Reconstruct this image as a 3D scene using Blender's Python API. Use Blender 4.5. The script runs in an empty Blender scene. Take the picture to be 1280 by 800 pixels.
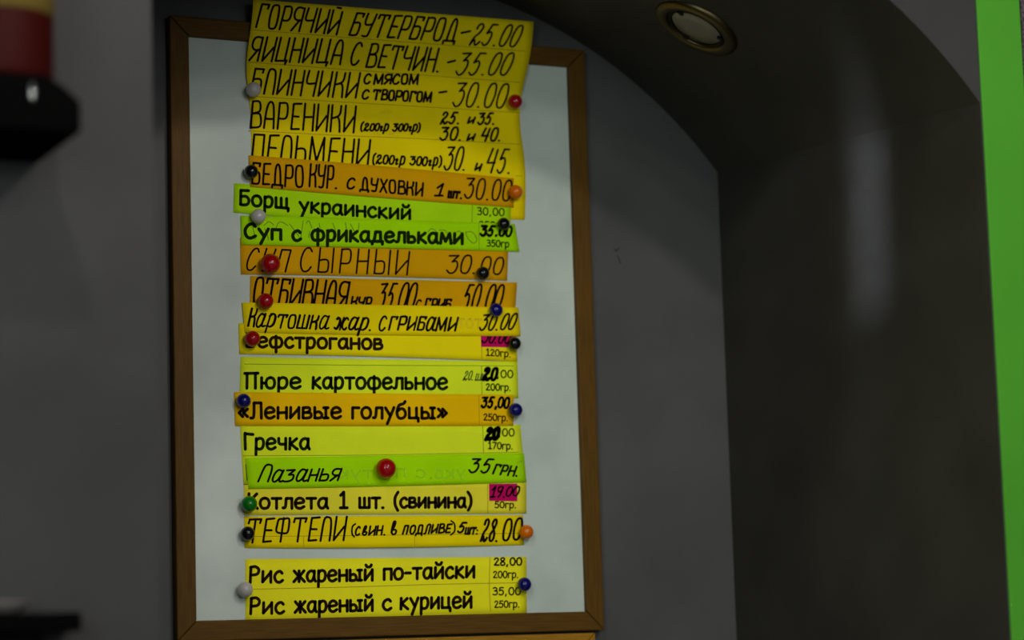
import bpy, math, random
from mathutils import Vector, Matrix

# ---------------------------------------------------------------- camera
H = 1.9                                   # height of the whiteboard's centre above the floor
F_PX = 3128.47                            # focal length in pixels at 1280 wide
RM = ((0.90273979, 0.0298965, -0.42914692),
      (0.02880059, 0.99114382, 0.12963198),
      (0.42922186, -0.12938363, 0.89388392))
CAM = (-1.43090914, -0.47060086, 3.39021184)   # board frame: x right, z up, y toward the room
sc = bpy.context.scene
col = sc.collection

def bl(p):                                # board frame -> Blender world
    return Vector((p[0], -p[2], p[1] + H))

def ray(u, v):                            # direction of a sight line, board frame
    d = ((u - 640) / F_PX, (v - 400) / F_PX, 1.0)
    w = [sum(RM[k][i] * d[k] for k in range(3)) for i in range(3)]
    return (w[0], -w[1], -w[2])

def at(u, v, z):                          # point on the plane z in front of the board
    d = ray(u, v); t = (z - CAM[2]) / d[2]
    return (CAM[0] + t * d[0], CAM[1] + t * d[1], z)

cd = bpy.data.cameras.new('camera'); cam = bpy.data.objects.new('camera', cd); col.objects.link(cam)
cd.sensor_width = 36; cd.lens = F_PX * 36 / 1280; cd.clip_start = .05
xa = bl((RM[0][0], -RM[0][1], -RM[0][2])) - bl((0, 0, 0))
ya = -(bl((RM[1][0], -RM[1][1], -RM[1][2])) - bl((0, 0, 0)))
za = -(bl((RM[2][0], -RM[2][1], -RM[2][2])) - bl((0, 0, 0)))
cam.matrix_world = Matrix.Translation(bl(CAM)) @ Matrix((xa, ya, za)).transposed().to_4x4()
cd.dof.use_dof = True; cd.dof.focus_distance = 3.62; cd.dof.aperture_fstop = 1.9
sc.camera = cam
sc.view_settings.view_transform = 'Standard'; sc.view_settings.look = 'None'
sc.view_settings.exposure = 0.0; sc.view_settings.gamma = 1.0

# ---------------------------------------------------------------- world and lamps
w = bpy.data.worlds.new('world'); sc.world = w; w.use_nodes = True
w.node_tree.nodes['Background'].inputs[0].default_value = (.80, .92, 1.0, 1)
w.node_tree.nodes['Background'].inputs[1].default_value = .14

def area(name, loc, target, sx, sy, power, colour, disk=False, spread=None):
    l = bpy.data.lights.new(name, 'AREA'); l.shape = 'ELLIPSE' if disk else 'RECTANGLE'
    l.size = sx; l.size_y = sy; l.energy = power; l.color = colour
    if spread: l.spread = math.radians(spread)
    o = bpy.data.objects.new(name, l); col.objects.link(o)
    o.location = bl(loc); o.rotation_euler = (bl(target) - bl(loc)).to_track_quat('-Z', 'Y').to_euler()
    return o
T0 = (0, 0, 0)
area('ceiling_spot', (.22, 1.08, 2.60), T0, .09, .09, 11, (1, .94, .86), True)
area('ceiling_spot', (-.40, 1.12, 3.90), T0, .16, .16, 8, (1, .94, .86), True)
area('ceiling_spot', (.05, 1.12, 4.10), T0, .16, .16, 8, (1, .94, .86), True)
area('ceiling_spot', (-1.05, 1.12, 1.85), (0, -.1, 0), .10, .10, 5.5, (1, .94, .86), True)
area('far_lamps', (-.5, .55, 6.0), T0, 2.0, .4, 30, (.95, .98, 1))
area('added_side_light', (-2.5, .30, 3.6), (.3, 0, 0), .9, 1.3, 22, (.80, 1, .90))  # added light with no visible source, brightens the board's right half
area('added_streak_light', (.98, -.02, 4.0), (-.3, -.2, 0), .05, .55, 1.2, (.95, 1, .92))  # added narrow light for a gloss streak low on the board's left side
area('added_streak_light', (-.95, .70, 1.95), (.579, .145, .405), .030, .30, .075, (.66, .78, 1), False, 2.6)  # added tight beam that makes the bluish band on the right reveal

# ---------------------------------------------------------------- materials
def new_mat(name, base=(.5, .5, .5), rough=.5, spec=.5, metal=0., coat=0.):
    m = bpy.data.materials.new(name); m.use_nodes = True
    b = m.node_tree.nodes['Principled BSDF']
    b.inputs['Base Color'].default_value = (*base, 1)
    b.inputs['Roughness'].default_value = rough
    b.inputs['Specular IOR Level'].default_value = spec
    b.inputs['Metallic'].default_value = metal
    b.inputs['Coat Weight'].default_value = coat
    b.inputs['Coat Roughness'].default_value = .04
    return m, m.node_tree, b

def noise_mix(nt, b, a, c, scale, stretch=(1, 1, 1), detail=4, lo=.35, hi=.65, bump=0., bdist=.001, coord='Object'):
    tc = nt.nodes.new('ShaderNodeTexCoord'); mp = nt.nodes.new('ShaderNodeMapping')
    mp.inputs['Scale'].default_value = stretch
    n = nt.nodes.new('ShaderNodeTexNoise'); n.inputs['Scale'].default_value = scale; n.inputs['Detail'].default_value = detail
    r = nt.nodes.new('ShaderNodeValToRGB'); e = r.color_ramp.elements
    e[0].position = lo; e[1].position = hi; e[0].color = (*a, 1); e[1].color = (*c, 1)
    L = nt.links
    L.new(tc.outputs[coord], mp.inputs[0]); L.new(mp.outputs[0], n.inputs['Vector'])
    L.new(n.outputs['Fac'], r.inputs[0]); L.new(r.outputs[0], b.inputs['Base Color'])
    if bump:
        bp = nt.nodes.new('ShaderNodeBump'); bp.inputs['Strength'].default_value = bump; bp.inputs['Distance'].default_value = bdist
        L.new(n.outputs['Fac'], bp.inputs['Height']); L.new(bp.outputs[0], b.inputs['Normal'])
    return n

def sc3(c, k): return tuple(x * k for x in c)

def paint(name, c, rough=.5, spec=.3, var=.12, bump=.15):
    m, nt, b = new_mat(name, c, rough, spec)
    noise_mix(nt, b, sc3(c, 1 - var), sc3(c, 1 + var), 5, detail=6, bump=bump, bdist=.002)
    return m
M = {}
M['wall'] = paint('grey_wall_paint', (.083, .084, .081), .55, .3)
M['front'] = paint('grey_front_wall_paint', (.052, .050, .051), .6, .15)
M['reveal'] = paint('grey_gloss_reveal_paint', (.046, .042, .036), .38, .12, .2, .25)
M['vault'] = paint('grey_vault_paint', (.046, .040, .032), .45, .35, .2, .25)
M['green'] = paint('green_paint', (.088, .38, .030), .45, .1, .05, .1)
M['floor'] = paint('floor_tile', (.2, .17, .14), .4)
M['ceil'] = paint('white_ceiling_paint', (.5, .5, .5), .7)

m, nt, b = new_mat('speckled_plaster', (.03, .02, .03), .6)
noise_mix(nt, b, (.01, .006, .01), (.30, .20, .27), 420, detail=2, lo=.42, hi=.72, bump=.6, bdist=.002)
M['speckle'] = m

def wood(name, a, c, horiz):
    m, nt, b = new_mat(name, a, .5, .12)
    noise_mix(nt, b, a, c, 16, (1.2, 6, 26) if horiz else (26, 6, 1.2), detail=8, lo=.3, hi=.72, bump=.12, bdist=.0005)
    return m
WA, WC = (.088, .041, .005), (.145, .072, .009)
M['wood_h'] = wood('brown_wood_foil_horizontal', WA, WC, True)
M['wood_v'] = wood('brown_wood_foil_vertical', WA, WC, False)
M['amber_h'] = wood('amber_wood_horizontal', (.30, .13, .008), (.46, .23, .018), True)
M['amber_v'] = wood('amber_wood_vertical', (.30, .13, .008), (.46, .23, .018), False)

m, nt, b = new_mat('whiteboard_enamel', (.62, .70, .67), .16, .5)
tc = nt.nodes.new('ShaderNodeTexCoord'); mp = nt.nodes.new('ShaderNodeMapping'); mp.inputs['Scale'].default_value = (5, 1, 1.6)
n = nt.nodes.new('ShaderNodeTexNoise'); n.inputs['Scale'].default_value = 1.4; n.inputs['Detail'].default_value = 1
bp = nt.nodes.new('ShaderNodeBump'); bp.inputs['Strength'].default_value = .5; bp.inputs['Distance'].default_value = .006
nt.links.new(tc.outputs['Object'], mp.inputs[0]); nt.links.new(mp.outputs[0], n.inputs['Vector'])
nt.links.new(n.outputs['Fac'], bp.inputs['Height']); nt.links.new(bp.outputs[0], b.inputs['Normal'])
n2 = nt.nodes.new('ShaderNodeTexNoise'); n2.inputs['Scale'].default_value = 9; n2.inputs['Detail'].default_value = 5
r = nt.nodes.new('ShaderNodeValToRGB'); r.color_ramp.elements[0].position = .3; r.color_ramp.elements[1].position = .55
r.color_ramp.elements[0].color = (.53, .61, .55, 1); r.color_ramp.elements[1].color = (.62, .70, .63, 1)
nt.links.new(tc.outputs['Object'], n2.inputs['Vector']); nt.links.new(n2.outputs['Fac'], r.inputs[0]); nt.links.new(r.outputs[0], b.inputs['Base Color'])
M['panel'] = m

def paper(name, c):
    m, nt, b = new_mat(name, c, .7, .04)
    noise_mix(nt, b, sc3(c, .92), c, 14, detail=5, lo=.3, hi=.6, bump=.08, bdist=.001)
    return m
M['yellow'] = paper('deep_yellow_paper', (.98, .77, .002))
M['orange'] = paper('orange_paper', (.80, .40, .001))
M['amber_paper'] = paper('golden_orange_paper', (.98, .58, .001))
M['lime'] = paper('lime_paper', (.45, .88, .001))
M['lime_pale'] = paper('pale_lime_paper', (.50, .88, .006))
M['citron'] = paper('citron_paper', (.84, .97, .022))
M['warm'] = paper('warm_yellow_paper', (1, .83, .004))
M['straw'] = paper('straw_yellow_paper', (.93, .84, .04))
M['lemon'] = paper('lemon_paper', (1, .93, .018))
M['pink'] = paper('magenta_sticker_paper', (.62, .004, .13))
M['ink'] = new_mat('black_marker_ink', (.010, .003, .001), .7, .03)[0]
M['ink_green'] = new_mat('printed_ink_on_lime', (.010, .020, .002), .7, .03)[0]
M['ink_print'] = new_mat('printed_ink', (.022, .009, .002), .7, .03)[0]
M['rule'] = new_mat('thin_ruled_line_ink', (.50, .37, .002), .6, .2)[0]
M['rule_green'] = new_mat('thin_ruled_line_on_lime', (.25, .42, .004), .6, .2)[0]
M['pencil'] = new_mat('faint_pen_line', (.12, .22, .01), .6, .2)[0]
M['ghost_lime'] = new_mat('show_through_print_on_lime', (.37, .73, .001), .6, .2)[0]
M['ghost_yellow'] = new_mat('show_through_print_on_yellow', (.84, .65, .002), .6, .2)[0]
M['pencil_wall'] = new_mat('scuff_mark', (.01, .01, .01), .6, .2)[0]

def plastic(name, c, rough=.12):
    return new_mat(name, c, rough, .4, 0, .3)[0]
M['ball_white'] = plastic('white_glossy_plastic', (.52, .49, .47), .2)
M['ball_red'] = plastic('red_glossy_plastic', (.36, .002, .006))
M['ball_black'] = plastic('black_glossy_plastic', (.004, .004, .006))
M['ball_blue'] = plastic('blue_glossy_plastic', (.004, .004, .13))
M['ball_orange'] = plastic('orange_glossy_plastic', (.72, .15, .001), .2)
M['ball_green'] = plastic('green_glossy_plastic', (.003, .17, .008))
M['brass'] = new_mat('antique_brass', (.15, .115, .055), .4, .5, 1)[0]
M['dark_metal'] = new_mat('blackened_metal', (.015, .014, .012), .4, .5, .6)[0]
M['frost'] = new_mat('frosted_lamp_glass', (.30, .26, .21), .35, .5)[0]
M['black'] = new_mat('black_lacquer', (.003, .003, .003), .7, .0)[0]
M['red_can'] = new_mat('dark_red_plastic', (.040, .002, .0012), .55, .1, 0, .0)[0]
M['label_yellow'] = new_mat('mustard_label', (.17, .115, .024), .7, .1)[0]
M['glint_chrome'] = new_mat('glint_chrome', (.8, .8, .78), .15, .5, 1)[0]  # bright finish for the modelled highlight on the upper shelf
M['plate'] = new_mat('pale_grey_ceramic', (.20, .18, .17), .3, .5)[0]

# ---------------------------------------------------------------- helpers
def obj(name, verts, faces, mat, parent=None, smooth=False):
    me = bpy.data.meshes.new(name); me.from_pydata([tuple(v) for v in verts], [], faces); me.update()
    me.materials.append(mat)
    if smooth: me.polygons.foreach_set('use_smooth', [True] * len(me.polygons))
    o = bpy.data.objects.new(name, me); col.objects.link(o)
    if parent:
        o.parent = parent
        o.matrix_parent_inverse = Matrix.Translation(-parent.location)
    return o

def thing(name, label, cat, loc, group=None):
    o = bpy.data.objects.new(name, None); col.objects.link(o); o.location = loc; o.empty_display_size = .02
    o['label'] = label; o['category'] = cat
    if group: o['group'] = group
    return o

def struct(o, label=None):
    o['kind'] = 'structure'
    if label: o['label'] = label
    return o

def bevel(o, wdt, seg=2):
    md = o.modifiers.new('bevel', 'BEVEL'); md.width = wdt; md.segments = seg; md.limit_method = 'ANGLE'
    return o

def box(lo, hi):          # board-frame box
    v = [bl((x, z, y)) for y in (lo[2], hi[2]) for z in (lo[1], hi[1]) for x in (lo[0], hi[0])]
    f = [(0, 1, 3, 2), (4, 6, 7, 5), (0, 4, 5, 1), (2, 3, 7, 6), (0, 2, 6, 4), (1, 5, 7, 3)]
    return v, f

def prism(poly, y0, y1):  # polygon (x, z) in the board frame extruded between two depths
    n = len(poly)
    v = [bl((x, z, y0)) for x, z in poly] + [bl((x, z, y1)) for x, z in poly]
    f = [tuple(range(n))[::-1], tuple(range(n, 2 * n))] + [(i, (i + 1) % n, n + (i + 1) % n, n + i) for i in range(n)]
    return v, f

# ---------------------------------------------------------------- the niche and the walls
HW, D, BK = .579, .682, -.02
def arch(x, t):           # t 0 at the back wall, 1 at the front face
    c, r = -.198 - .035 * t, .746
    z = c + math.sqrt(r * r - x * x)
    if x < 0: z += .052 * (x / HW) ** 2
    return z
N = 48
xs = [HW * math.sin(math.pi * (i / N - .5)) for i in range(N + 1)]
FL = -H
back = [bl((HW, FL, BK)), bl((-HW, FL, BK))][::-1] + [bl((x, arch(x, 0), BK)) for x in xs][::-1]
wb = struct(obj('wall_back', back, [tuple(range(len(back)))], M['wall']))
def strip_surface(name, xs_, mat, smooth=True):
    T = [0, .25, .5, .75, 1]; v = []; f = []
    for x in xs_:
        for t in T: v.append(bl((x, arch(x, t), BK + t * (D - BK))))
    for i in range(len(xs_) - 1):
        for j in range(4): f.append((i * 5 + j, i * 5 + j + 1, (i + 1) * 5 + j + 1, (i + 1) * 5 + j))
    return struct(obj(name, v, f, mat, None, smooth))
strip_surface('ceiling', xs, M['vault'])
for s, nm in ((1, 'wall_right'), (-1, 'wall_left')):
    v = [bl((s * HW, FL, BK)), bl((s * HW, FL, D)), bl((s * HW, arch(s * HW, 1), D)), bl((s * HW, arch(s * HW, 0), BK))]
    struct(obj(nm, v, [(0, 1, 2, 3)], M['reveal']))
# front face of the wall round the niche
top = 1.15
v = []; f = []
def add(vs, fs):
    k = len(v); v.extend(vs); f.extend([tuple(i + k for i in q) for q in fs])
add([bl(p) for p in ((-2.2, FL, D), (-HW, FL, D), (-HW, top, D), (-2.2, top, D))], [(0, 1, 2, 3)])
add([bl(p) for p in ((HW, FL, D), (2.6, FL, D), (2.6, top, D), (HW, top, D))], [(0, 1, 2, 3)])
arc = [bl((x, arch(x, 1), D)) for x in xs] ; upper = [bl((x, top, D)) for x in xs]
add(arc + upper, [(i, i + 1, N + 2 + i, N + 1 + i) for i in range(N)])
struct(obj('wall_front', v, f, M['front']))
struct(obj('floor', [bl(p) for p in ((-2.2, FL, BK), (2.6, FL, BK), (2.6, FL, 6), (-2.2, FL, 6))], [(0, 1, 2, 3)], M['floor']))
struct(obj('ceiling', [bl(p) for p in ((-2.2, top, BK), (2.6, top, BK), (2.6, top, 6), (-2.2, top, 6))], [(0, 1, 2, 3)], M['ceil']))
bevel(struct(obj('trim_1', *box((.5805, FL, D), (.652, top, D + .003)), M['green']), 'bright green painted vertical band beside the niche'), .001)
struct(obj('trim_2', *box((.6535, FL, D), (1.4, top, D + .004)), M['speckle']), 'dark speckled wall covering right of the green band')

# ---------------------------------------------------------------- framed boards
def framed_board(name, label, cat, x0, x1, z0, z1, wdt, mh, mv, yf=0.):
    t = thing(name, label, cat, bl(((x0 + x1) / 2, z0, BK)))
    i0, i1, j0, j1 = x0 + wdt, x1 - wdt, z0 + wdt, z1 - wdt
    g = .00025
    rails = [('frame_rail', [(x0 + g, z1), (x1 - g, z1), (i1 - g, j1), (i0 + g, j1)], mh),
             ('frame_rail', [(x0 + g, z0), (i0 + g, j0), (i1 - g, j0), (x1 - g, z0)], mh),
             ('frame_rail', [(x0, z1 - g), (i0, j1 - g), (i0, j0 + g), (x0, z0 + g)], mv),
             ('frame_rail', [(x1, z1 - g), (x1, z0 + g), (i1, j0 + g), (i1, j1 - g)], mv)]
    for nm, poly, mt in rails:
        bevel(obj(nm, *prism(poly, BK + .0005, yf), mt, t), .0022, 3)
    obj('board_panel', *box((i0 - .006, j0 - .006, BK + .004), (i1 + .006, j1 + .006, -.009)), M['panel'], t)
    return t
BW, BH = .674167 / 2, .45
framed_board('whiteboard', 'whiteboard in a brown wooden frame hanging in the niche, covered with menu strips', 'whiteboard',
             -BW, BW, -BH, BH, .0288, M['wood_h'], M['wood_v'])
framed_board('framed_board', 'amber wooden frame of a second board just below the whiteboard', 'board',
             -BW + .004, at(744.5, 796, 0)[0], -1.05, -BH - .0035, .03, M['amber_h'], M['amber_v'])

# ---------------------------------------------------------------- lettering: two single-line alphabets
HAND = {
'А':(46,'~0 0 6 55 14 88 24 100 35 92 39 60 40 0|5 36 39 36'), 'Б':(44,'40 84 43 98 8 99 1 2|~5 56 28 58 38 48 37 14 28 2 1 2'),
'В':(44,'1 0 6 99|~6 99 34 98 36 64 8 54|~8 54 38 52 40 8 1 1'), 'Г':(42,'0 0 7 99 41 99 37 82'),
'Д':(52,'~10 2 14 70 22 98 32 98 38 72 40 2|-4 -10 -2 3 50 3 48 -10'), 'Е':(40,'41 100 9 98 2 2 34 4|6 51 32 50'),
'И':(47,'5 100 0 1 40 58|47 100 41 0'), 'Й':(47,'5 100 0 1 40 58|47 96 41 0|20 112 36 111'),
'К':(43,'5 100 0 0|~41 98 38 72 28 58 4 50|~24 57 35 44 38 0'), 'Л':(42,'~0 0 6 70 12 96 24 100 36 90 39 50 37 0'),
'М':(58,'0 0 6 100 26 8 53 100 52 0'), 'Н':(44,'5 100 0 0|43 100 39 0|3 50 41 52'),
'О':(42,'o20 100 34 94 38 50 34 8 18 0 5 8 1 50 6 92'), 'П':(44,'0 0 5 98 43 98 39 0'),
'Р':(42,'0 0 6 99|~6 98 36 97 39 60 30 41 3 40'), 'С':(42,'~39 84 30 99 14 92 2 60 0 24 9 2 25 3 37 20'),
'Т':(54,'2 82 5 98 53 98 49 82|29 98 23 0'), 'У':(46,'~5 100 3 64 12 50 37 54|~45 100 36 40 30 6 18 0 6 2'),
'Ф':(56,'~28 96 10 96 4 80 2 44 28 36 48 40 52 80 48 98 28 96|28 100 22 0'), 'Х':(46,'6 100 40 0|44 100 0 0'),
'Ц':(50,'6 100 0 3 48 5|44 100 39 4|48 6 43 -10'), 'Ч':(43,'~5 100 0 60 8 48 38 52|44 100 35 0'),
'Ш':(60,'5 100 0 2 55 2 60 100|30 100 27 2'), 'Ь':(42,'5 100 0 2|~3 50 26 54 37 44 37 12 27 2 0 2'),
'Ы':(58,'5 100 0 2|~3 50 26 54 36 44 35 12 26 2 0 2|55 100 51 0'), 'Я':(43,'~40 96 18 99 5 88 2 62 14 46 38 46|42 98 36 0|30 46 0 0'),
'а':(47,'~40 88 20 100 5 72 0 20 12 0 30 26 43 96|~43 98 33 20 38 2 52 8'), 'р':(46,'14 98 0 -40|~11 80 28 100 44 80 40 24 22 2 6 10'),
'ж':(66,'~0 82 8 96 17 84 20 56 12 14 2 4 -4 14|36 98 26 0|~64 84 54 98 42 80 36 44 42 10 54 4 62 18'), 'з':(46,'2 96 40 98 16 58|~16 58 38 56 38 20 18 2 -4 4'),
'в':(44,'~6 20 24 66 30 102 18 98 8 30 16 4 32 10 36 36 16 40'), 'г':(26,'~2 52 10 64 18 56 8 24 8 2 20 8'),
'с':(36,'~32 80 22 98 4 60 4 14 16 0 32 14'),
'п':(44,'4 0 14 98 40 98 34 0'), 'о':(42,'o22 100 36 88 38 40 26 4 12 2 2 30 4 80'), 'л':(42,'~0 0 10 10 18 96 40 98 34 0'),
'д':(50,'~10 2 14 90 30 98 40 90 40 2|-2 -20 0 2 46 2 44 -20'), 'и':(46,'6 100 2 2 40 96|44 100 40 0'), 'н':(46,'6 100 0 0|44 100 38 0|4 46 40 54'),
'0':(44,'o24 100 38 92 42 52 32 8 16 0 4 12 2 50 10 88'), '1':(32,'0 66 22 100 14 0|-4 1 30 3'),
'2':(50,'~8 76 12 94 28 100 38 86 30 60 10 36 0 0|~0 2 14 24 24 2 34 2 46 16'), '3':(48,'4 96 42 98 18 64|~18 64 36 66 42 40 32 8 14 0 0 16'),
'4':(50,'18 100 0 40 42 42|46 96 30 0'), '5':(50,'48 98 22 98 8 56|~8 56 26 64 36 46 30 12 14 0 0 12'),
'8':(46,'o24 54 8 78 18 98 32 98 38 82 24 54 4 30 6 6 20 0 34 12 34 36'), '9':(44,'o24 98 8 90 4 64 18 48 36 66 38 90|~38 90 34 40 16 0'),
'.':(16,'3 1 6 1'), '-':(40,'0 42 36 47'), '(':(22,'~20 120 4 90 2 20 14 -14'), ')':(22,'~4 120 18 90 18 20 2 -14'), ' ':(28,''), ',':(16,'8 8 3 -14'), ':':(14,'4 4 6 4|6 60 8 60'),
}
PRINT = {
'а':(60,'~49 56 34 67 14 58 4 32 13 6 30 2 43 18 49 40|~50 66 49 20 57 1'), 'б':(58,'~50 106 40 92 18 84 7 60 4 30 12 6 28 0 46 10 52 32 42 56 24 60 8 46'),
'в':(54,'6 66 5 2|~6 66 36 66 42 50 28 37 6 36|~28 37 48 30 46 8 26 1 5 2'), 'г':(44,'6 0 6 66 42 65'),
'д':(66,'12 4 18 32 22 66 50 66 52 4|2 -15 4 3 62 3 62 -15'), 'е':(58,'~8 33 50 41 46 60 28 68 10 56 4 30 12 7 32 0 53 12'),
'ж':(74,'37 68 37 0|6 68 34 34 4 0|68 68 40 34 71 0'), 'з':(48,'~6 60 20 68 38 62 38 44 18 37|~18 37 44 30 42 8 22 0 4 8'),
'и':(60,'8 68 6 3 50 60|52 68 52 0'), 'й':(60,'8 68 6 3 50 60|52 68 52 0|~12 98 20 86 38 86 46 98'),
'к':(54,'8 68 6 0|46 66 11 34 50 0'), 'л':(56,'~0 4 10 5 15 20 18 66|18 66 50 66 50 0'),
'м':(70,'4 0 12 68 34 14 58 68 66 0'), 'н':(58,'6 68 6 0|52 68 52 0|6 34 52 36'),
'о':(60,'o29 68 11 58 4 34 12 8 28 0 47 8 55 34 47 60'), 'п':(56,'6 0 6 66 50 66 50 0'),
'р':(56,'8 67 6 -34|~8 54 24 68 44 62 50 36 42 8 24 0 8 8'), 'с':(52,'~46 56 34 68 14 58 4 32 14 6 32 0 49 12'),
'т':(54,'2 66 52 66|27 66 27 0'), 'у':(56,'4 66 30 18|52 68 14 -34'),
'ф':(80,'39 76 39 -32|o39 66 17 64 4 36 14 4 39 1 64 6 74 34 63 62'), 'ц':(62,'6 66 6 3 57 3 57 -18|47 66 47 3'),
'ч':(54,'~6 68 6 44 16 32 46 32|46 68 46 0'), 'ш':(76,'6 66 6 3 68 3 68 66|37 66 37 3'),
'щ':(84,'6 66 6 3 76 3 76 -16|67 66 67 3|36 66 36 3'), 'ь':(50,'6 68 6 2|~6 36 32 40 44 24 40 6 22 1 6 2'),
'ы':(84,'6 68 6 2|~6 36 30 40 44 24 40 6 22 1 6 2|66 66 66 2|54 66 78 66|54 2 78 2'), 'ю':(78,'6 68 6 0|6 33 28 33|o51 68 35 58 29 34 35 8 51 0 67 8 73 34 67 60'),
'Б':(62,'54 97 10 95 8 2|~9 54 40 58 56 34 48 8 28 1 8 2'), 'С':(62,'~57 82 44 98 22 88 6 54 12 14 32 0 58 16'),
'П':(74,'2 95 70 97|14 95 13 0|57 96 57 0'), 'Л':(66,'~0 2 14 4 18 40 18 96|18 96 56 96 58 0'), 'Г':(54,'~8 0 6 92 12 96 52 92'),
'К':(60,'10 98 8 0|54 96 12 46 58 0'), 'Р':(60,'10 96 6 0|~8 94 36 98 54 78 44 52 8 46'),
'0':(58,'o29 92 12 80 4 46 12 10 29 0 46 10 54 46 46 82'), '1':(44,'4 78 22 98 22 1|2 0 42 0'),
'2':(54,'~6 74 18 90 36 88 44 70 30 44 6 3|6 3 50 3'), '3':(52,'~6 84 22 92 40 82 36 58 18 50|~18 50 42 46 46 20 30 2 4 6'),
'5':(52,'46 92 12 92 8 52|~8 52 30 60 46 40 42 12 22 0 4 8'), '7':(52,'4 92 50 92 18 0'), '8':(52,'o26 50 8 72 18 92 36 92 44 72 26 50 6 26 12 4 28 0 46 8 46 28'),
',':(30,'14 6 8 -16'), '.':(26,'6 2 10 2'), '(':(32,'~28 108 8 70 8 20 26 -20'), ')':(32,'~4 108 24 70 24 20 6 -20'), '-':(40,'4 38 34 38'), ' ':(42,''),
'«':(62,'30 58 8 34 28 10|54 58 32 34 54 10'), '»':(58,'6 60 28 34 4 10|30 60 52 34 30 10'),
}
rnd = random.Random(7)

def catmull(p, closed, n=4):
    q = []
    m_ = len(p)
    R = range(m_) if closed else range(m_ - 1)
    for i in R:
        p0 = p[(i - 1) % m_] if closed or i > 0 else p[i]
        p1, p2 = p[i], p[(i + 1) % m_]
        p3 = p[(i + 2) % m_] if closed or i + 2 < m_ else p2
        for k in range(n):
            t = k / n
            q.append(tuple(.5 * (2 * b_ + (c_ - a_) * t + (2 * a_ - 5 * b_ + 4 * c_ - d_) * t * t + (3 * b_ - a_ - 3 * c_ + d_) * t ** 3)
                           for a_, b_, c_, d_ in zip(p0, p1, p2, p3)))
    q.append(p[0] if closed else p[-1])
    return q

def glyph_lines(text, font, gap):
    x = 0; out = []
    for ch in text:
        wd, s = font[ch]
        for st in s.split('|'):
            if not st: continue
            md = st[0] if st[0] in '~o' else ''
            a = [float(q) for q in (st[1:] if md else st).split()]
            p = [(a[i] + x, a[i + 1]) for i in range(0, len(a), 2)]
            if md: p = catmull(p, md == 'o')
            out.append(p)
        x += wd + gap
    return out, x - gap

def text_lines(text, x0, y0, x1, y1, cap, slant=0., font=HAND, gap=12, jit=0., mirror=False):
    """strokes of one word, fitted between two points of its baseline (photograph pixels)"""
    ls, tot = glyph_lines(text, font, gap)
    wpx = (x1 - x0) - slant * cap
    res = []
    for p in ls:
        jx, jy = rnd.uniform(-jit, jit), rnd.uniform(-jit, jit)
        q = []
        for (gx, gy) in p:
            u = gx / tot
            if mirror: u = 1 - u
            q.append((x0 + u * wpx + slant * cap * gy / 100 + jx, y0 + (y1 - y0) * u - cap * gy / 100 + jy))
        res.append(q)
    return res

def lerp(a, b_, t): return a + (b_ - a) * t

def ribbons(lines, wpx, place):
    v = []; f = []
    r = wpx * .55
    def disc(c):
        k = len(v)
        v.extend(place(c[0] + r * math.cos(a * math.pi / 5), c[1] + r * math.sin(a * math.pi / 5)) for a in range(10))
        f.append(tuple(range(k, k + 10)))
    for p in lines:
        q = [p[0]]
        for b_ in p[1:]:                   # resample long runs so that the stroke follows the paper
            a_ = q[-1]; L = math.hypot(b_[0] - a_[0], b_[1] - a_[1])
            if L < .05: continue
            n = max(1, int(L / 9))
            q += [(lerp(a_[0], b_[0], t / n), lerp(a_[1], b_[1], t / n)) for t in range(1, n + 1)]
        runs = [[q[0]]]
        for k in range(1, len(q)):
            runs[-1].append(q[k])
            if k < len(q) - 1:
                a1 = math.atan2(q[k][1] - q[k - 1][1], q[k][0] - q[k - 1][0]); a2 = math.atan2(q[k + 1][1] - q[k][1], q[k + 1][0] - q[k][0])
                if abs((a2 - a1 + math.pi) % (2 * math.pi) - math.pi) > .9: runs.append([q[k]])
        for run in runs:
            if len(run) < 2: continue
            k = len(v)
            for i, c in enumerate(run):
                a_, b_ = run[max(i - 1, 0)], run[min(i + 1, len(run) - 1)]
                L = math.hypot(b_[0] - a_[0], b_[1] - a_[1]) or 1
                nx, ny = -(b_[1] - a_[1]) / L * r, (b_[0] - a_[0]) / L * r
                v.append(place(c[0] + nx, c[1] + ny)); v.append(place(c[0] - nx, c[1] - ny))
            for i in range(len(run) - 1): f.append((k + 2 * i, k + 2 * i + 1, k + 2 * i + 3, k + 2 * i + 2))
            disc(run[0]); disc(run[-1])
    return v, f

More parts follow.
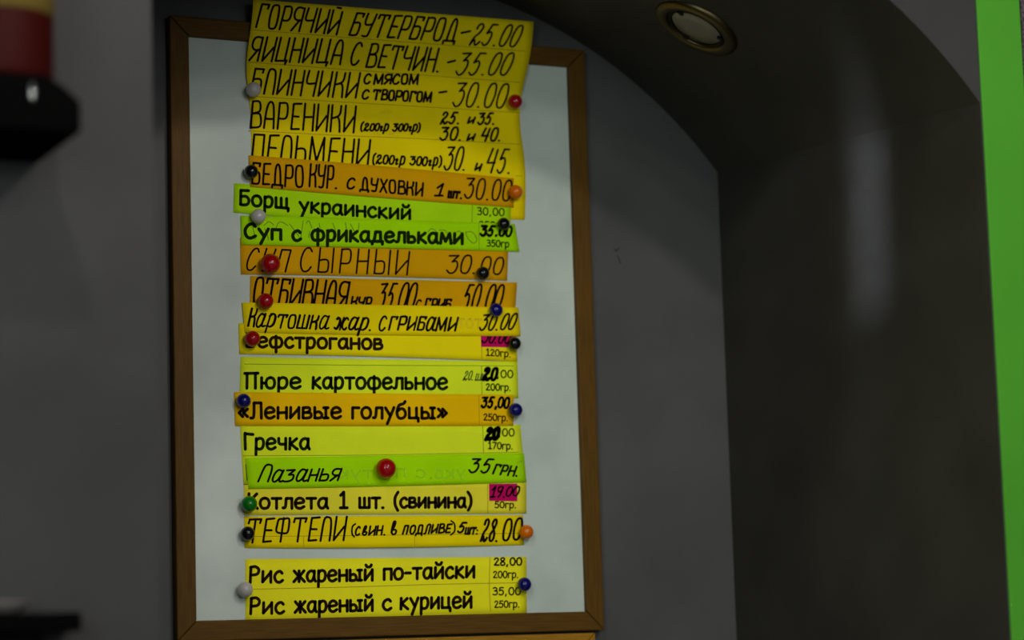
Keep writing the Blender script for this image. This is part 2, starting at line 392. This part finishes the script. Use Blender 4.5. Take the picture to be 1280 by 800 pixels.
# ---------------------------------------------------------------- menu strips
PANEL = -.009
class Strip:
    """paper strip: corners in photograph pixels TL TR BR BL, lying on the board; lift = gap to the board in m"""
    def __init__(s, tl, tr, br, blc, lift, sag=0., top_sag=0., bot_sag=0., fn=None, bow=0.):
        s.c = (tl, tr, br, blc); s.lift = lift; s.sag = sag; s.ts = top_sag; s.bs = bot_sag; s.fn = fn; s.bow = bow
    def h(s, u, v):
        if s.fn: return s.fn(u, v)
        return PANEL + s.lift + s.sag * math.sin(math.pi * min(max(u, 0), 1)) * max(v, 0) ** 1.5 + s.bow * math.sin(math.pi * 3 * u + 1) * .5 * v
    def px(s, u, v):
        tl, tr, br, blc = s.c
        k = 4 * u * (1 - u)
        tx, ty = lerp(tl[0], tr[0], u), lerp(tl[1], tr[1], u) + s.ts * k
        bx, by = lerp(blc[0], br[0], u), lerp(blc[1], br[1], u) + s.bs * k
        return lerp(tx, bx, v), lerp(ty, by, v)
    def uv(s, x, y):
        u, v = .5, .5
        for _ in range(4):
            x0, y0 = s.px(0, v); x1, y1 = s.px(1, v); u = (x - x0) / (x1 - x0)
            a, b0 = s.px(u, 0); c, d0 = s.px(u, 1); v = (y - b0) / (d0 - b0)
        return u, v
    def place(s, off):
        def g(x, y):
            u, v = s.uv(x, y); return bl(at(x, y, s.h(u, v) + off))
        return g
    def mesh(s, nu=36, nv=6, left=None, right=None):
        v = []; f = []
        for off in (0, -.0003):
            for j in range(nv + 1):
                for i in range(nu + 1):
                    u, w_ = i / nu, j / nv
                    x, y = s.px(u, w_)
                    if left: x += left(w_) * (1 - u)
                    if right: x += right(w_) * u
                    p = at(x, y, s.h(u, w_)); v.append(bl((p[0], p[1], p[2] + off)))
        W = nu + 1; K = W * (nv + 1)
        for j in range(nv):
            for i in range(nu):
                a = j * W + i
                f.append((a, a + W, a + W + 1, a + 1)); f.append((K + a, K + a + 1, K + a + W + 1, K + a + W))
        for i in range(nu):
            f.append((i, i + 1, K + i + 1, K + i)); a = nv * W + i; f.append((a + 1, a, K + a, K + a + 1))
        for j in range(nv):
            a = j * W; f.append((a + W, a, K + a, K + a + W)); a = j * W + nu; f.append((a, a + W, K + a + W, K + a))
        return v, f

GROUP = 'paper menu strips on the whiteboard'
def make_strip(st, label, mat, words, ink='ink', rules=(), rule_mat='rule', nv=6, left=None, right=None, sticker=None, extra=()):
    x, y = st.px(.5, 1)
    t = thing('paper_strip', label, 'paper strip', bl(at(x, y, PANEL)), GROUP)
    obj('paper_sheet', *st.mesh(nv=nv, left=left, right=right), M[mat], t, True)
    for wd in words:
        a = dict(font=HAND, slant=0., stroke=2.5, ink=ink, gap=12, jit=.25, bold=0)
        a.update(wd[1] if len(wd) > 1 else {})
        V = []; F_ = []
        for rep in range(1 + a['bold']):
            ls = text_lines(*wd[0], slant=a['slant'], font=a['font'], gap=a['gap'], jit=a['jit'] + .5 * (rep > 0))
            v, f = ribbons(ls, a['stroke'], st.place(.0003))
            k = len(V); V.extend(v); F_.extend([tuple(i + k for i in q) for q in f])
        tx = wd[0][0]
        nm = 'weight_note' if 'гр' in tx else 'price' if (sum(c.isdigit() for c in tx) >= 2 or tx in ('00', ',00')) else 'lettering'
        obj(nm, V, F_, M[a['ink']], t)
    if rules:
        V, F_ = ribbons(rules, .8, st.place(.0002)); obj('ruled_line', V, F_, M[rule_mat], t)
    for nm, lines, wpx, mt in extra:
        V, F_ = ribbons(lines, wpx, st.place(.00025)); obj(nm, V, F_, M[mt], t)
    if sticker:
        quad, wds = sticker
        s2 = Strip(*quad, 0); s2.fn = lambda u, v, st=st, s2=s2: st.h(*st.uv(*s2.px(u, v))) + .0005
        so = obj('price_sticker', *s2.mesh(8, 2), M['pink'], t); so['label'] = 'magenta price sticker'
        V = []; F_ = []
        for (args, sl, sw) in wds:
            v, f = ribbons(text_lines(*args, slant=sl, gap=10, jit=.2), sw, s2.place(.0004)); k = len(V); V.extend(v); F_.extend([tuple(i + k for i in q) for q in f])
        obj('sticker_lettering', V, F_, M['ink'], so)
    return t

P = dict(font=PRINT, stroke=3.5, gap=9, jit=0., ink='ink_print')
PG = dict(P, ink='ink_green')
S = dict(font=PRINT, stroke=1.45, gap=9, jit=0., ink='ink_print')
def K(**k): return k
def mix(a, **k): d = dict(a); d.update(k); return d

# 1 tall hand-lettered sheet, bends forward over the top rail
def sheet_h(u, v):
    y = v * 275
    k = max(0., min(1., (150 - y) / 100)); k = k * k * (3 - 2 * k)
    return PANEL + .0009 + k * (.0108 + .010 * max(0., (60 - y) / 60)) + .0006 * math.sin(6 * u + 2) * (1 - v)
st = Strip((317, -1), (667.5, 27), (655, 275), (313, 262), 0, fn=sheet_h)
def sl(v): y = v * 268; return -7.5 * math.exp(-((y - 85) / 50) ** 2) - .0
def sr(v): y = v * 268; return -12.5 * math.exp(-((y - 120) / 62) ** 2) + 1 * (v)
make_strip(st, 'tallest yellow sheet with five hand-lettered rows bending over the top of the frame', 'yellow', [
    (('ГОРЯЧИЙ', 320, 34.4, 428.5, 43.2, 29.5), K(slant=.2)), (('БУТЕРБРОД', 436, 44, 577, 52.2, 28), K(slant=.3)),
    (('-', 577, 53, 589, 52, 28),), (('25.00', 587, 56, 656, 58.5, 26.5), K(slant=.38, stroke=2.2)),
    (('ЯИЦНИЦА', 311.5, 75.6, 432, 80.3, 30), K(slant=.18)), (('С', 438, 81.2, 454.5, 81.6, 28), K(slant=.2)),
    (('ВЕТЧИН.', 457.5, 83.8, 556, 90, 29), K(slant=.22)), (('-', 560, 90, 570, 89, 28),), (('35.00', 569, 93.5, 645, 94, 27.5), K(slant=.35, stroke=2.2)),
    (('БЛИНЧИКИ', 313, 116.2, 450.5, 122.6, 31), K(slant=.13)), (('С', 455, 104.4, 464, 104.6, 12), K(slant=.1)), (('МЯСОМ', 467.5, 104.8, 524, 105, 12), K(slant=.1, stroke=2.6)),
    (('С', 453, 123.5, 462, 123.7, 11), K(slant=.1)), (('ТВОРОГОМ', 466, 124, 540.5, 127.6, 12), K(slant=.12, stroke=2.6)),
    (('-', 549, 127.5, 559, 127.5, 28),), (('30.00', 565, 133, 638, 134.8, 30), K(slant=.24, stroke=2.2)),
    (('ВАРЕНИКИ', 313, 159.4, 445, 165.8, 33), K(slant=.04)), (('(200гр 300гр)', 451, 163, 526, 164, 8.6), K(slant=.15, stroke=2.3)),
    (('25.', 551, 154.7, 577, 154.7, 14.5), K(slant=.2)), (('И', 585, 154, 594, 154, 7), K(slant=.25)), (('35.', 597, 155.5, 621, 155.5, 14), K(slant=.2)),
    (('30.', 550, 175, 579, 175.5, 16), K(slant=.15)), (('И', 584, 175.2, 594, 175.2, 7.5), K(slant=.25)), (('40.', 601, 176, 629, 176, 16), K(slant=.2)),
    (('ПЕЛЬМЕНИ', 315, 200, 463, 207.5, 32.5), K(slant=.05)), (('(200гр 300гр)', 466, 204.3, 552.5, 207.5, 10.4), K(slant=.1, stroke=2.3)),
    (('30.', 554.5, 212, 587, 213, 29), K(slant=.18, stroke=2.3)), (('И', 594, 212.5, 602.5, 213, 8), K(slant=.25)), (('45.', 607, 215.5, 643.5, 216.8, 30), K(slant=.18, stroke=2.3)),
    ], nv=36, left=sl, right=sr,
    rules=[[(313, 37), (430, 46.5), (540, 55), (657, 64)], [(310, 77.5), (420, 86), (530, 94), (650, 103)], [(309, 120), (420, 127), (530, 133.5), (650, 141)],
           [(311, 163.5), (420, 169), (530, 173.5), (650, 180.5)], [(645, 219.5), (652, 220)]],
    extra=[('pencil_note', text_lines('КРИ', 475, 143, 490, 142, 5, .2) + text_lines('ТК', 466, 170, 475, 170, 5) + text_lines('КЛ', 487, 170, 498, 170, 5), .7, 'ghost_yellow')])

# 2
st = Strip((311, 194), (642, 223), (642, 259.5), (313, 233.5), .0022, sag=.0012, bot_sag=.5, top_sag=-1)
make_strip(st, 'orange hand-lettered strip crossing the lower end of the tallest sheet, above the lime strips', 'orange', [
    (('БЕДРО', 315, 229.8, 379.5, 234.3, 26.5), K()), (('КУР.', 387, 233, 423, 236, 28), K(slant=.03)), (('С', 434, 235.8, 444, 236.3, 13), K(slant=.05)),
    (('ДУХОВКИ', 451, 237.5, 529, 245, 16), K()), (('1', 545, 244.5, 557, 244.8, 15), K(slant=.2)), (('ШТ.', 560, 247, 578, 248, 8), K(stroke=2.6, slant=.1)),
    (('30.00', 580.5, 247.5, 641, 251.5, 25.5), K(slant=.12, stroke=2.2))])
# 3
st = Strip((292.8, 229), (639, 254), (637.5, 286), (292, 265.5), .0012, bot_sag=3)
make_strip(st, 'pale lime printed strip under the crossing orange strip, its left end sticking out furthest', 'lime_pale', [
    (('Борщ', 299, 255.8, 362, 261, 19), PG), (('украинский', 374, 264.6, 514, 274.8, 18.2), mix(PG, stroke=3.4)),
    (('30,00', 596.5, 268.3, 630.5, 269.8, 9.8), mix(S, stroke=1.4)), (('350гр', 599, 285, 632, 286, 9), S)],
    rules=[[(590.5, 252), (590, 280)]], rule_mat='rule_green')
# 4
st = Strip((301, 269.5), (643.5, 280), (649.5, 314.5), (302, 306), .0024, sag=.0008, bot_sag=-.3, top_sag=-1)
make_strip(st, 'bright lime printed strip with faint scribbles and an overwritten price', 'lime', [
    (('Суп', 305, 297.2, 352.5, 299.5, 18.2), mix(PG, stroke=3.8)), (('с', 365, 300.5, 376.5, 300.8, 18), mix(PG, stroke=3.8)), (('фрикадельками', 389, 300.2, 579.5, 304.8, 18.6), mix(PG, stroke=3.8)),
    (('35.00', 600.5, 294, 640.5, 295.5, 12), K(stroke=2.7, bold=1, slant=.1)), (('350гр', 608.5, 307.8, 636.5, 309, 8.6), mix(S, ink='ink_green'))],
    rules=[[(598.5, 279.5), (599, 312)]], rule_mat='rule_green',
    extra=[('pen_scribble', [catmull(q, False) for q in (
        [(316, 283), (318, 293), (319, 299)], [(330, 282), (336, 277), (342, 281)], [(331, 286), (335, 296), (335, 300)], [(345, 285), (350, 277), (360, 282)], [(350, 290), (352, 299), (353, 301)],
        [(362, 280), (369, 289), (374, 296)], [(379, 276), (377, 290), (376, 297)], [(383, 279), (386, 276), (390, 285)], [(386, 297), (387, 289)], [(399, 279), (400, 285)], [(416, 279), (419, 287)],
        [(432, 278), (433, 288)], [(438, 280), (443, 289)], [(449, 279), (448, 288)], [(535, 290), (539, 286), (545, 289), (546, 298), (540, 300)], [(549, 288), (556, 288), (561, 296), (556, 303)],
        [(571, 290), (575, 289), (578, 297)], [(582, 290), (590, 290), (596, 299), (592, 304), (585, 298), (582, 290)])], .8, 'pencil')])
# 5
st = Strip((300, 297), (635.5, 306), (634, 351), (301, 343), .0010, bot_sag=-1.4, sag=.001)
make_strip(st, 'orange strip with wide thin hand lettering, held by the larger upper red magnet', 'orange', [
    (('СУП', 307.5, 337.6, 364, 339.8, 27.5), K(slant=.22, stroke=2.1, gap=20)), (('СЫРНЫЙ', 376, 339.5, 512, 343.5, 30), K(slant=.04, stroke=2.1, gap=20)),
    (('30.', 558, 341.3, 598, 342, 22.5), K(slant=.12, stroke=2.1, gap=8)), (('00', 600, 342, 631, 343, 21), K(slant=.14, stroke=2.1, gap=14))],
    rule_mat='rule_green')
# 6
st = Strip((313, 345), (646.5, 353), (644, 390), (312, 390), .0010, top_sag=0)
make_strip(st, 'orange hand-lettered strip with two prices whose lower half is covered by the strip below', 'orange', [
    (('ОТБИВНАЯ', 316, 381, 437.5, 386, 34), K(slant=.12, gap=9, stroke=2.7)), (('КУР', 438.5, 384, 465.5, 385, 13), K(slant=.12, stroke=2.4)),
    (('35', 470, 388, 497, 388, 34), K(slant=.2)), (('00', 496, 388, 523.5, 388, 34), K(slant=.2, gap=4)), (('С', 520, 386, 527, 386, 11), K(slant=.1, stroke=2)),
    (('ГРИБ.', 531, 386, 569, 387, 12.5), K(slant=.15, stroke=2.4)), (('50', 576, 389, 604, 389, 33.5), K(slant=.22)), (('00', 605, 389, 632, 389, 33), K(slant=.22, gap=4))])
# 8 (lies under 7)
st = Strip((298.5, 404), (645, 410), (646.8, 452), (299.5, 442.5), .0016, bot_sag=-1.5, sag=.0006)
make_strip(st, 'yellow printed strip with a half-hidden magenta price sticker, below the slanting hand-lettered one', 'warm', [
    (('Бефстроганов', 307, 433.5, 478.5, 436.5, 18.4), P), (('120гр.', 608, 444.2, 639, 446.3, 8.6), S)],
    rules=[[(602, 434), (602.5, 449)]],
    sticker=(((601, 412), (645, 414), (645, 434.3), (601.3, 433.5)), [(('30.00', 602, 428.5, 641, 429, 14.5), .3, 2)]))
# 7
st = Strip((302.7, 378), (648, 384.3), (650.8, 420), (306, 415.3), .0028, bot_sag=1.2, sag=.0006)
make_strip(st, 'golden yellow strip with slanting doubled hand lettering, between two orange-and-yellow neighbours', 'yellow', [
    (('К', 310.5, 407.5, 322, 408.5, 22), K(slant=.18, stroke=2.2, bold=1)), (('арТОШКа', 320, 408.3, 412, 411.5, 16.5), K(slant=.18, stroke=2.1, bold=1)),
    (('жар.', 419, 412, 468, 413, 15.5), K(slant=.2, stroke=2.1, bold=1)), (('С', 473.5, 413.3, 484, 413.5, 18), K(slant=.15, bold=1, stroke=2.2)),
    (('ГРИБаМИ', 486.5, 412, 572.5, 413.5, 16.5), K(slant=.16, stroke=2.1, bold=1)), (('30.00', 599, 413, 648, 411.5, 19.5), K(slant=.3, stroke=2.3))],
    extra=[('show_through_print', text_lines('тот', 572, 409, 602, 410, 16, font=PRINT, mirror=True), 2.2, 'ghost_yellow')])
# 9
st = Strip((301, 446), (647, 452), (648, 498), (299.3, 497), .0009, top_sag=0)
make_strip(st, 'citron printed strip with a scribbled note before its overwritten price', 'citron', [
    (('Пюре', 305.5, 485.3, 376.5, 485.3, 19.5), PG), (('картофельное', 390, 485.3, 559.5, 486.3, 20), PG),
    (('2о.', 579, 475, 594, 475, 11), K(stroke=1.5, slant=.25, ink='pencil')), (('Ши', 594, 475.5, 608, 475.5, 8), K(stroke=1.5, slant=.2, ink='pencil')),
    (('20', 604.5, 474.8, 622.5, 474.6, 14.5), K(stroke=3.3, slant=.15, bold=1)), ((',00', 621, 472, 641.5, 472, 9.8), mix(S, ink='ink_green')),
    (('200гр.', 607.5, 487.6, 639, 488.3, 8.6), mix(S, ink='ink_green')), (('.', 389, 491.6, 391.5, 491.6, 8), S), (('.', 402, 491.6, 404.5, 491.6, 8), S)],
    rules=[[(306, 455), (450, 456.5), (642, 457.3)], [(602, 458), (602.5, 493)]], rule_mat='rule_green')
# 11
st = Strip((300, 529), (650.5, 531), (656, 597), (304.5, 606), .0010)
make_strip(st, 'citron printed strip with one short word, above the lime strip with the middle magnet', 'citron', [
    (('Гречка', 305, 561.5, 387.5, 561.5, 20), PG), (('20', 607.5, 549.5, 624.5, 549.5, 14.5), K(stroke=3.5, slant=.15, bold=2)),
    ((',00', 623, 545, 643, 545, 9.8), S), (('170гр.', 610.5, 560.8, 641.5, 561.5, 8.6), S)],
    rules=[[(304, 569.8), (450, 569), (648, 565.5)], [(603.5, 533), (604.5, 566)]], rule_mat='rule_green',
    extra=[('stroke_under_strip', [[(307.6, 581), (309, 600)]], 1.5, 'ink_green')])
# 10
st = Strip((293, 490), (642, 493.6), (641.8, 532.3), (294, 532.3), .0018, bot_sag=.3)
make_strip(st, 'golden orange printed strip in quotation marks with a blue magnet at each end', 'amber_paper', [
    (('«Ленивые', 297, 522.8, 427, 522.8, 20), P), (('голубцы»', 439.5, 522.8, 559.5, 523.2, 20), P),
    (('35,00', 602, 509, 637.5, 509.5, 12.5), K(stroke=2.5, slant=.1, bold=1)), (('250гр.', 604.5, 525.2, 635.5, 526.3, 8.6), S)],
    rules=[[(598.5, 494), (599.3, 531)]])
# 13 and 14
st = Strip((305, 605), (658, 603), (658, 642), (305.3, 644), .0010)
make_strip(st, 'dull yellow printed strip with the fully visible magenta price sticker and a green magnet', 'straw', [
    (('Котлета', 309, 635.6, 410.5, 635.4, 19), P), (('1', 425, 634.8, 434.5, 634.7, 20), P), (('шт.', 448.5, 635, 482, 635, 19), P), (('(свинина)', 492.5, 634.4, 590, 634.2, 17.8), P),
    (('50гр.', 618.5, 634.6, 646, 635, 8.2), S)],
    rules=[[(609.6, 606), (609.8, 641)]],
    sticker=(((611.3, 604.8), (646.5, 604.5), (646.8, 626.5), (611.5, 626)), [(('19.', 613.5, 621.5, 634, 621.3, 13.5), .2, 2), (('00', 632, 620, 650.5, 619.5, 11.5), .2, 2)]))
st = Strip((305.3, 645.5), (653.5, 643.8), (655, 681.3), (306, 685), .0010, sag=.003, bot_sag=1.2)
make_strip(st, 'deep yellow hand-lettered strip above the bare gap, orange magnet on its right end', 'yellow', [
    (('ТЕФТЕЛИ', 308.5, 678.3, 433.5, 675.3, 29.5), K(slant=.08)), (('(', 439.5, 669.5, 444.5, 669.5, 12), K(stroke=2)), (('свИН.', 444, 669.3, 483.5, 668.3, 11), K(slant=.12, stroke=2.2)),
    (('в', 488, 668.5, 497.5, 668.5, 16), K(slant=.05, stroke=2.3)), (('подлИВЕ', 503, 667.8, 565, 665.5, 10.5), K(slant=.15, stroke=2.3)), ((')', 563, 667, 569.5, 667, 13), K(stroke=2)),
    (('5', 572, 665.8, 583.5, 665.8, 12.5), K(slant=.2)), (('ШТ:', 581.5, 667.5, 598, 667.5, 8), K(stroke=2.2, slant=.15)), (('28.', 601, 676.5, 627, 676.5, 27), K(slant=.18, stroke=2.7)),
    (('00', 628, 675.5, 654, 674.5, 26.5), K(slant=.12, stroke=2.7))],
    rules=[[(316, 670.5), (430, 669.5), (520, 668.5), (648, 666.5)], [(379.5, 671), (379.8, 684)], [(518.3, 670), (518.5, 683)]])
# 12
st = Strip((306.8, 572.5), (655, 566.6), (658, 602.5), (310.5, 611), .0024, bot_sag=.6, sag=.001)
make_strip(st, 'lime hand-lettered strip with a large red magnet in its middle', 'lime', [
    (('Л', 323, 602, 343, 602, 21), K(slant=.3, stroke=2.4)), (('азаНЬЯ', 340, 602.3, 427.5, 600.5, 14.8), K(slant=.25, stroke=2.4)),
    (('35', 586, 590.2, 617.5, 591, 17), K(slant=.25, stroke=2.4)), (('ГРН.', 616, 592, 651, 595.5, 11.5), K(slant=.3, stroke=2.4))],
    extra=[('show_through_print', text_lines('Гп', 640, 595, 652, 594, 18, font=PRINT, mirror=True)[:1] + text_lines('укр.', 535, 598, 582, 597, 15, font=PRINT, mirror=True)
            + text_lines('с', 520, 597, 532, 597, 15, font=PRINT, mirror=True) + text_lines('п', 495, 596, 507, 596, 15, font=PRINT, mirror=True) + text_lines('тук', 424, 598, 466, 598, 15, font=PRINT, mirror=True), 2, 'ghost_lime')])
# 15
st = Strip((307, 699), (658, 696), (658.5, 767.5), (307, 780), .0010)
make_strip(st, 'lowest yellow sheet with two printed rows, its lower edge tucked against the bottom rail', 'lemon', [
    (('Рис', 311.5, 728.2, 354, 727.8, 20.2), P), (('жареный', 366.5, 727.2, 467, 725.4, 19.8), P), (('по-тайски', 479, 724.6, 594, 721.6, 20), P),
    (('Рис', 312, 767.2, 355.5, 766.6, 20.2), P), (('жареный', 368, 765.6, 467, 763.2, 19.8), P), (('с', 478, 762.6, 489.5, 762.4, 19.5), P), (('курицей', 500, 761.4, 590.5, 759.4, 20), P),
    (('28,00', 617.5, 706.6, 652.5, 706.3, 9.8), mix(S, stroke=1.9)), (('200гр.', 616.5, 722.3, 648.5, 722, 8.8), S), (('35,00', 616, 743.6, 651, 743.4, 9.8), mix(S, stroke=1.6)), (('250гр.', 618, 759.4, 650, 759, 8.8), S)],
    rules=[[(317, 736.5), (430, 734), (540, 730.5), (650, 728.3)], [(612.5, 697), (611.5, 730), (613, 764)]])

# ---------------------------------------------------------------- ball magnets
def sphere(c, r, nu=28, nv=16):
    v = [c + Vector((0, 0, r))]; f = []
    for j in range(1, nv):
        a = math.pi * j / nv
        for i in range(nu):
            b_ = 2 * math.pi * i / nu
            v.append(c + Vector((r * math.sin(a) * math.cos(b_), r * math.sin(a) * math.sin(b_), r * math.cos(a))))
    v.append(c - Vector((0, 0, r)))
    for i in range(nu):
        f.append((0, 1 + i, 1 + (i + 1) % nu)); k = 1 + (nv - 2) * nu
        f.append((len(v) - 1, k + (i + 1) % nu, k + i))
    for j in range(nv - 2):
        for i in range(nu):
            a = 1 + j * nu
            f.append((a + i, a + nu + i, a + nu + (i + 1) % nu, a + (i + 1) % nu))
    return v, f
BALLS = [
 (317, 112, 9.3, 'white', 'white ball magnet at the left edge of the tallest sheet'),
 (644, 127, 9.3, 'red', 'red ball magnet at the right edge of the tallest sheet'),
 (314, 214.5, 8.7, 'black', 'black ball magnet at the left end of the crossing orange strip'),
 (644.5, 240, 9.2, 'orange', 'orange ball magnet at the right end of the crossing orange strip'),
 (323, 270.5, 9.2, 'white', 'white ball magnet between the two lime strips at left'),
 (629.5, 280, 8.3, 'black', 'black ball magnet between the two lime strips at right'),
 (338, 329.5, 12.3, 'red', 'large red ball magnet on the wide-lettered orange strip'),
 (603.5, 341.5, 8.6, 'black', 'black ball magnet on the price of the wide-lettered orange strip'),
 (332, 376.5, 9.8, 'red', 'red ball magnet on the upper left corner of the slanting-lettered yellow strip'),
 (620, 387.5, 8.9, 'blue', 'blue ball magnet on the price of the slanting-lettered yellow strip'),
 (315.5, 423.5, 9.8, 'red', 'red ball magnet covering the first letter of a yellow printed strip'),
 (643, 429.5, 8.6, 'black', 'black ball magnet overlapping the half-hidden magenta sticker'),
 (304.5, 501, 8.9, 'blue', 'blue ball magnet at the left end of the golden orange strip'),
 (644.5, 512.5, 9, 'blue', 'blue ball magnet at the right end of the golden orange strip'),
 (482.5, 585.5, 12.7, 'red', 'large red ball magnet in the middle of the lime hand-lettered strip'),
 (311.5, 630, 9.8, 'green', 'green ball magnet, the only green one'),
 (309.5, 667, 8.7, 'black', 'black ball magnet at the left end of the strip above the bare gap'),
 (658, 665, 9, 'orange', 'orange ball magnet at the right end of the strip above the bare gap'),
 (655.5, 730.5, 9, 'blue', 'blue ball magnet at the right edge of the lowest yellow sheet'),
 (306.5, 737, 9.4, 'white', 'white ball magnet at the left edge of the lowest yellow sheet')]
for (x, y, r, c, lab) in BALLS:
    R = r / 845
    zc = PANEL + .0016 + R
    if y < 150: zc = PANEL + .0075 + R
    p = bl(at(x, y, zc))
    v, f = sphere(Vector((0, 0, 0)), R)
    o = obj('ball_magnet', v, f, M['ball_' + c], None, True); o.location = p
    o['label'] = lab; o['category'] = 'magnet'; o['group'] = 'ball magnets on the whiteboard'

# ---------------------------------------------------------------- recessed lamp in the vault (switched off)
lx, lt = .385, .41
lc = bl((lx, arch(lx, lt), BK + lt * (D - BK)))
e = 1e-3
tx_ = (bl((lx + e, arch(lx + e, lt), 0)) - bl((lx - e, arch(lx - e, lt), 0))).normalized()
ty_ = (bl((lx, arch(lx, 1), D)) - bl((lx, arch(lx, 0), BK))).normalized()
nz = tx_.cross(ty_).normalized()
if nz.z > 0: nz = -nz
BASIS = Matrix((tx_, ty_, nz)).transposed()
def lathe(prof, n=48, cap=False):
    v = []; f = []
    for r_, z_ in prof:
        for i in range(n):
            a = 2 * math.pi * i / n; v.append(lc + BASIS @ Vector((r_ * math.cos(a), r_ * math.sin(a), z_)))
    for j in range(len(prof) - 1):
        for i in range(n): f.append((j * n + i, j * n + (i + 1) % n, (j + 1) * n + (i + 1) % n, (j + 1) * n + i))
    if cap: f.append(tuple(range((len(prof) - 1) * n, len(prof) * n)))
    return v, f
t = thing('recessed_spotlight', 'round brass recessed spotlight, unlit, in the arched vault', 'light', lc)
RO = .066
obj('trim_ring', *lathe([(RO, -.002), (RO, .003), (RO * .97, .006), (RO * .86, .0085), (RO * .74, .0075), (RO * .70, .0055), (RO * .68, .001)]), M['brass'], t, True)
obj('lamp_socket', *lathe([(RO * .69, .001), (RO * .69, .004), (RO * .655, .0045), (RO * .65, .002)]), M['dark_metal'], t, True)
obj('retaining_ring', *lathe([(RO * .65, .002), (RO * .645, .0045), (RO * .62, .0045), (RO * .61, .002)]), M['dark_metal'], t, True)
obj('lamp_glass', *lathe([(RO * .595, .002), (RO * .57, .0035), (RO * .3, .0050), (.001, .0055)], cap=True), M['frost'], t, True)
for k in range(3):
    a = math.radians(40 + 120 * k); d = Vector((math.cos(a), math.sin(a), 0)); s_ = Vector((-d.y, d.x, 0)) * .004
    q = [d * RO * .66 + s_, d * RO * .66 - s_, d * RO * .54 - s_ * .6, d * RO * .54 + s_ * .6]
    v = [lc + BASIS @ (p + Vector((0, 0, z_))) for z_ in (.0040, .0068) for p in q]
    obj('clip', v, [(0, 1, 2, 3), (7, 6, 5, 4), (0, 4, 5, 1), (1, 5, 6, 2), (2, 6, 7, 3), (3, 7, 4, 0)], M['dark_metal'], t)

# ---------------------------------------------------------------- shelves on the wall left of the niche
SX = -.712
t = thing('wall_shelf', 'black lacquered shelf bracket on the left wall under the red canister', 'shelf', bl((-.80, .075, D)))
poly = [(-1.02, .081), (SX, .081), (SX, .115), (SX - .018, .131), (SX - .040, .142), (-1.02, .142)]
bevel(obj('shelf_body', *prism(poly, D, D + .175), M['black'], t), .004, 2)
o = obj('shelf_glint', *prism([(SX - .053 + .0030 * math.cos(a * math.pi / 6), .122 + .0105 * math.sin(a * math.pi / 6)) for a in range(12)], D + .174, D + .177), M['glint_chrome'], t, True)  # added bright sliver standing in for a highlight on the shelf front
def cyl(cx, cy, prof, n=40):
    v = []; f = []
    for r_, z_ in prof:
        for i in range(n):
            a = 2 * math.pi * i / n; v.append(bl((cx + r_ * math.cos(a), z_, cy + r_ * math.sin(a))))
    for j in range(len(prof) - 1):
        for i in range(n): f.append((j * n + i, j * n + (i + 1) % n, (j + 1) * n + (i + 1) % n, (j + 1) * n + i))
    f.append(tuple(range(n))[::-1]); f.append(tuple(range((len(prof) - 1) * n, len(prof) * n)))
    return v, f
cx_, cy_ = -.781, D + .09
t = thing('canister', 'dark red plastic canister with a mustard label band on the black shelf', 'canister', bl((cx_, .142, cy_)))
obj('canister_body', *cyl(cx_, cy_, [(.052, .1425), (.058, .146), (.060, .155), (.060, .30), (.055, .32)]), M['red_can'], t, True)
o = obj('label_band', *cyl(cx_, cy_, [(.0603, .219), (.0612, .2195), (.0612, .285), (.0603, .2855)]), M['label_yellow'], t, True)
obj('canister_lid', *cyl(cx_, cy_, [(.056, .3195), (.057, .322), (.057, .34), (.050, .345)]), M['black'], t, True)
t = thing('wall_shelf', 'thin black shelf low on the left wall, at the bottom left corner', 'shelf', bl((-.85, -.46, D)))
bevel(obj('shelf_board', *box((-1.02, -.440, D), (-.683, -.4195, D + .06)), M['black'], t), .003, 2)
bevel(obj('shelf_bracket', *box((-.80, -.50, D), (-.722, -.440, D + .05)), M['black'], t), .003, 2)
cx_, cy_ = -.765, D + .0335
t = thing('dish', 'small pale grey dish on the thin black shelf', 'dish', bl((cx_, -.4195, cy_)))
obj('dish_bowl', *cyl(cx_, cy_, [(.018, -.4190), (.022, -.4180), (.030, -.409), (.0325, -.4065), (.030, -.4065), (.021, -.414), (.004, -.4155)]), M['plate'], t, True)

# small scuffs on the back wall, right of the frame
V, F_ = ribbons([[(768, 311), (770, 314), (774, 310)], [(771.5, 319.5), (773.5, 323), (775.5, 329.5)]], 1.0, lambda x, y: bl(at(x, y, BK + .0006)))
o = obj('scuff_mark', V, F_, M['pencil_wall'], wb)
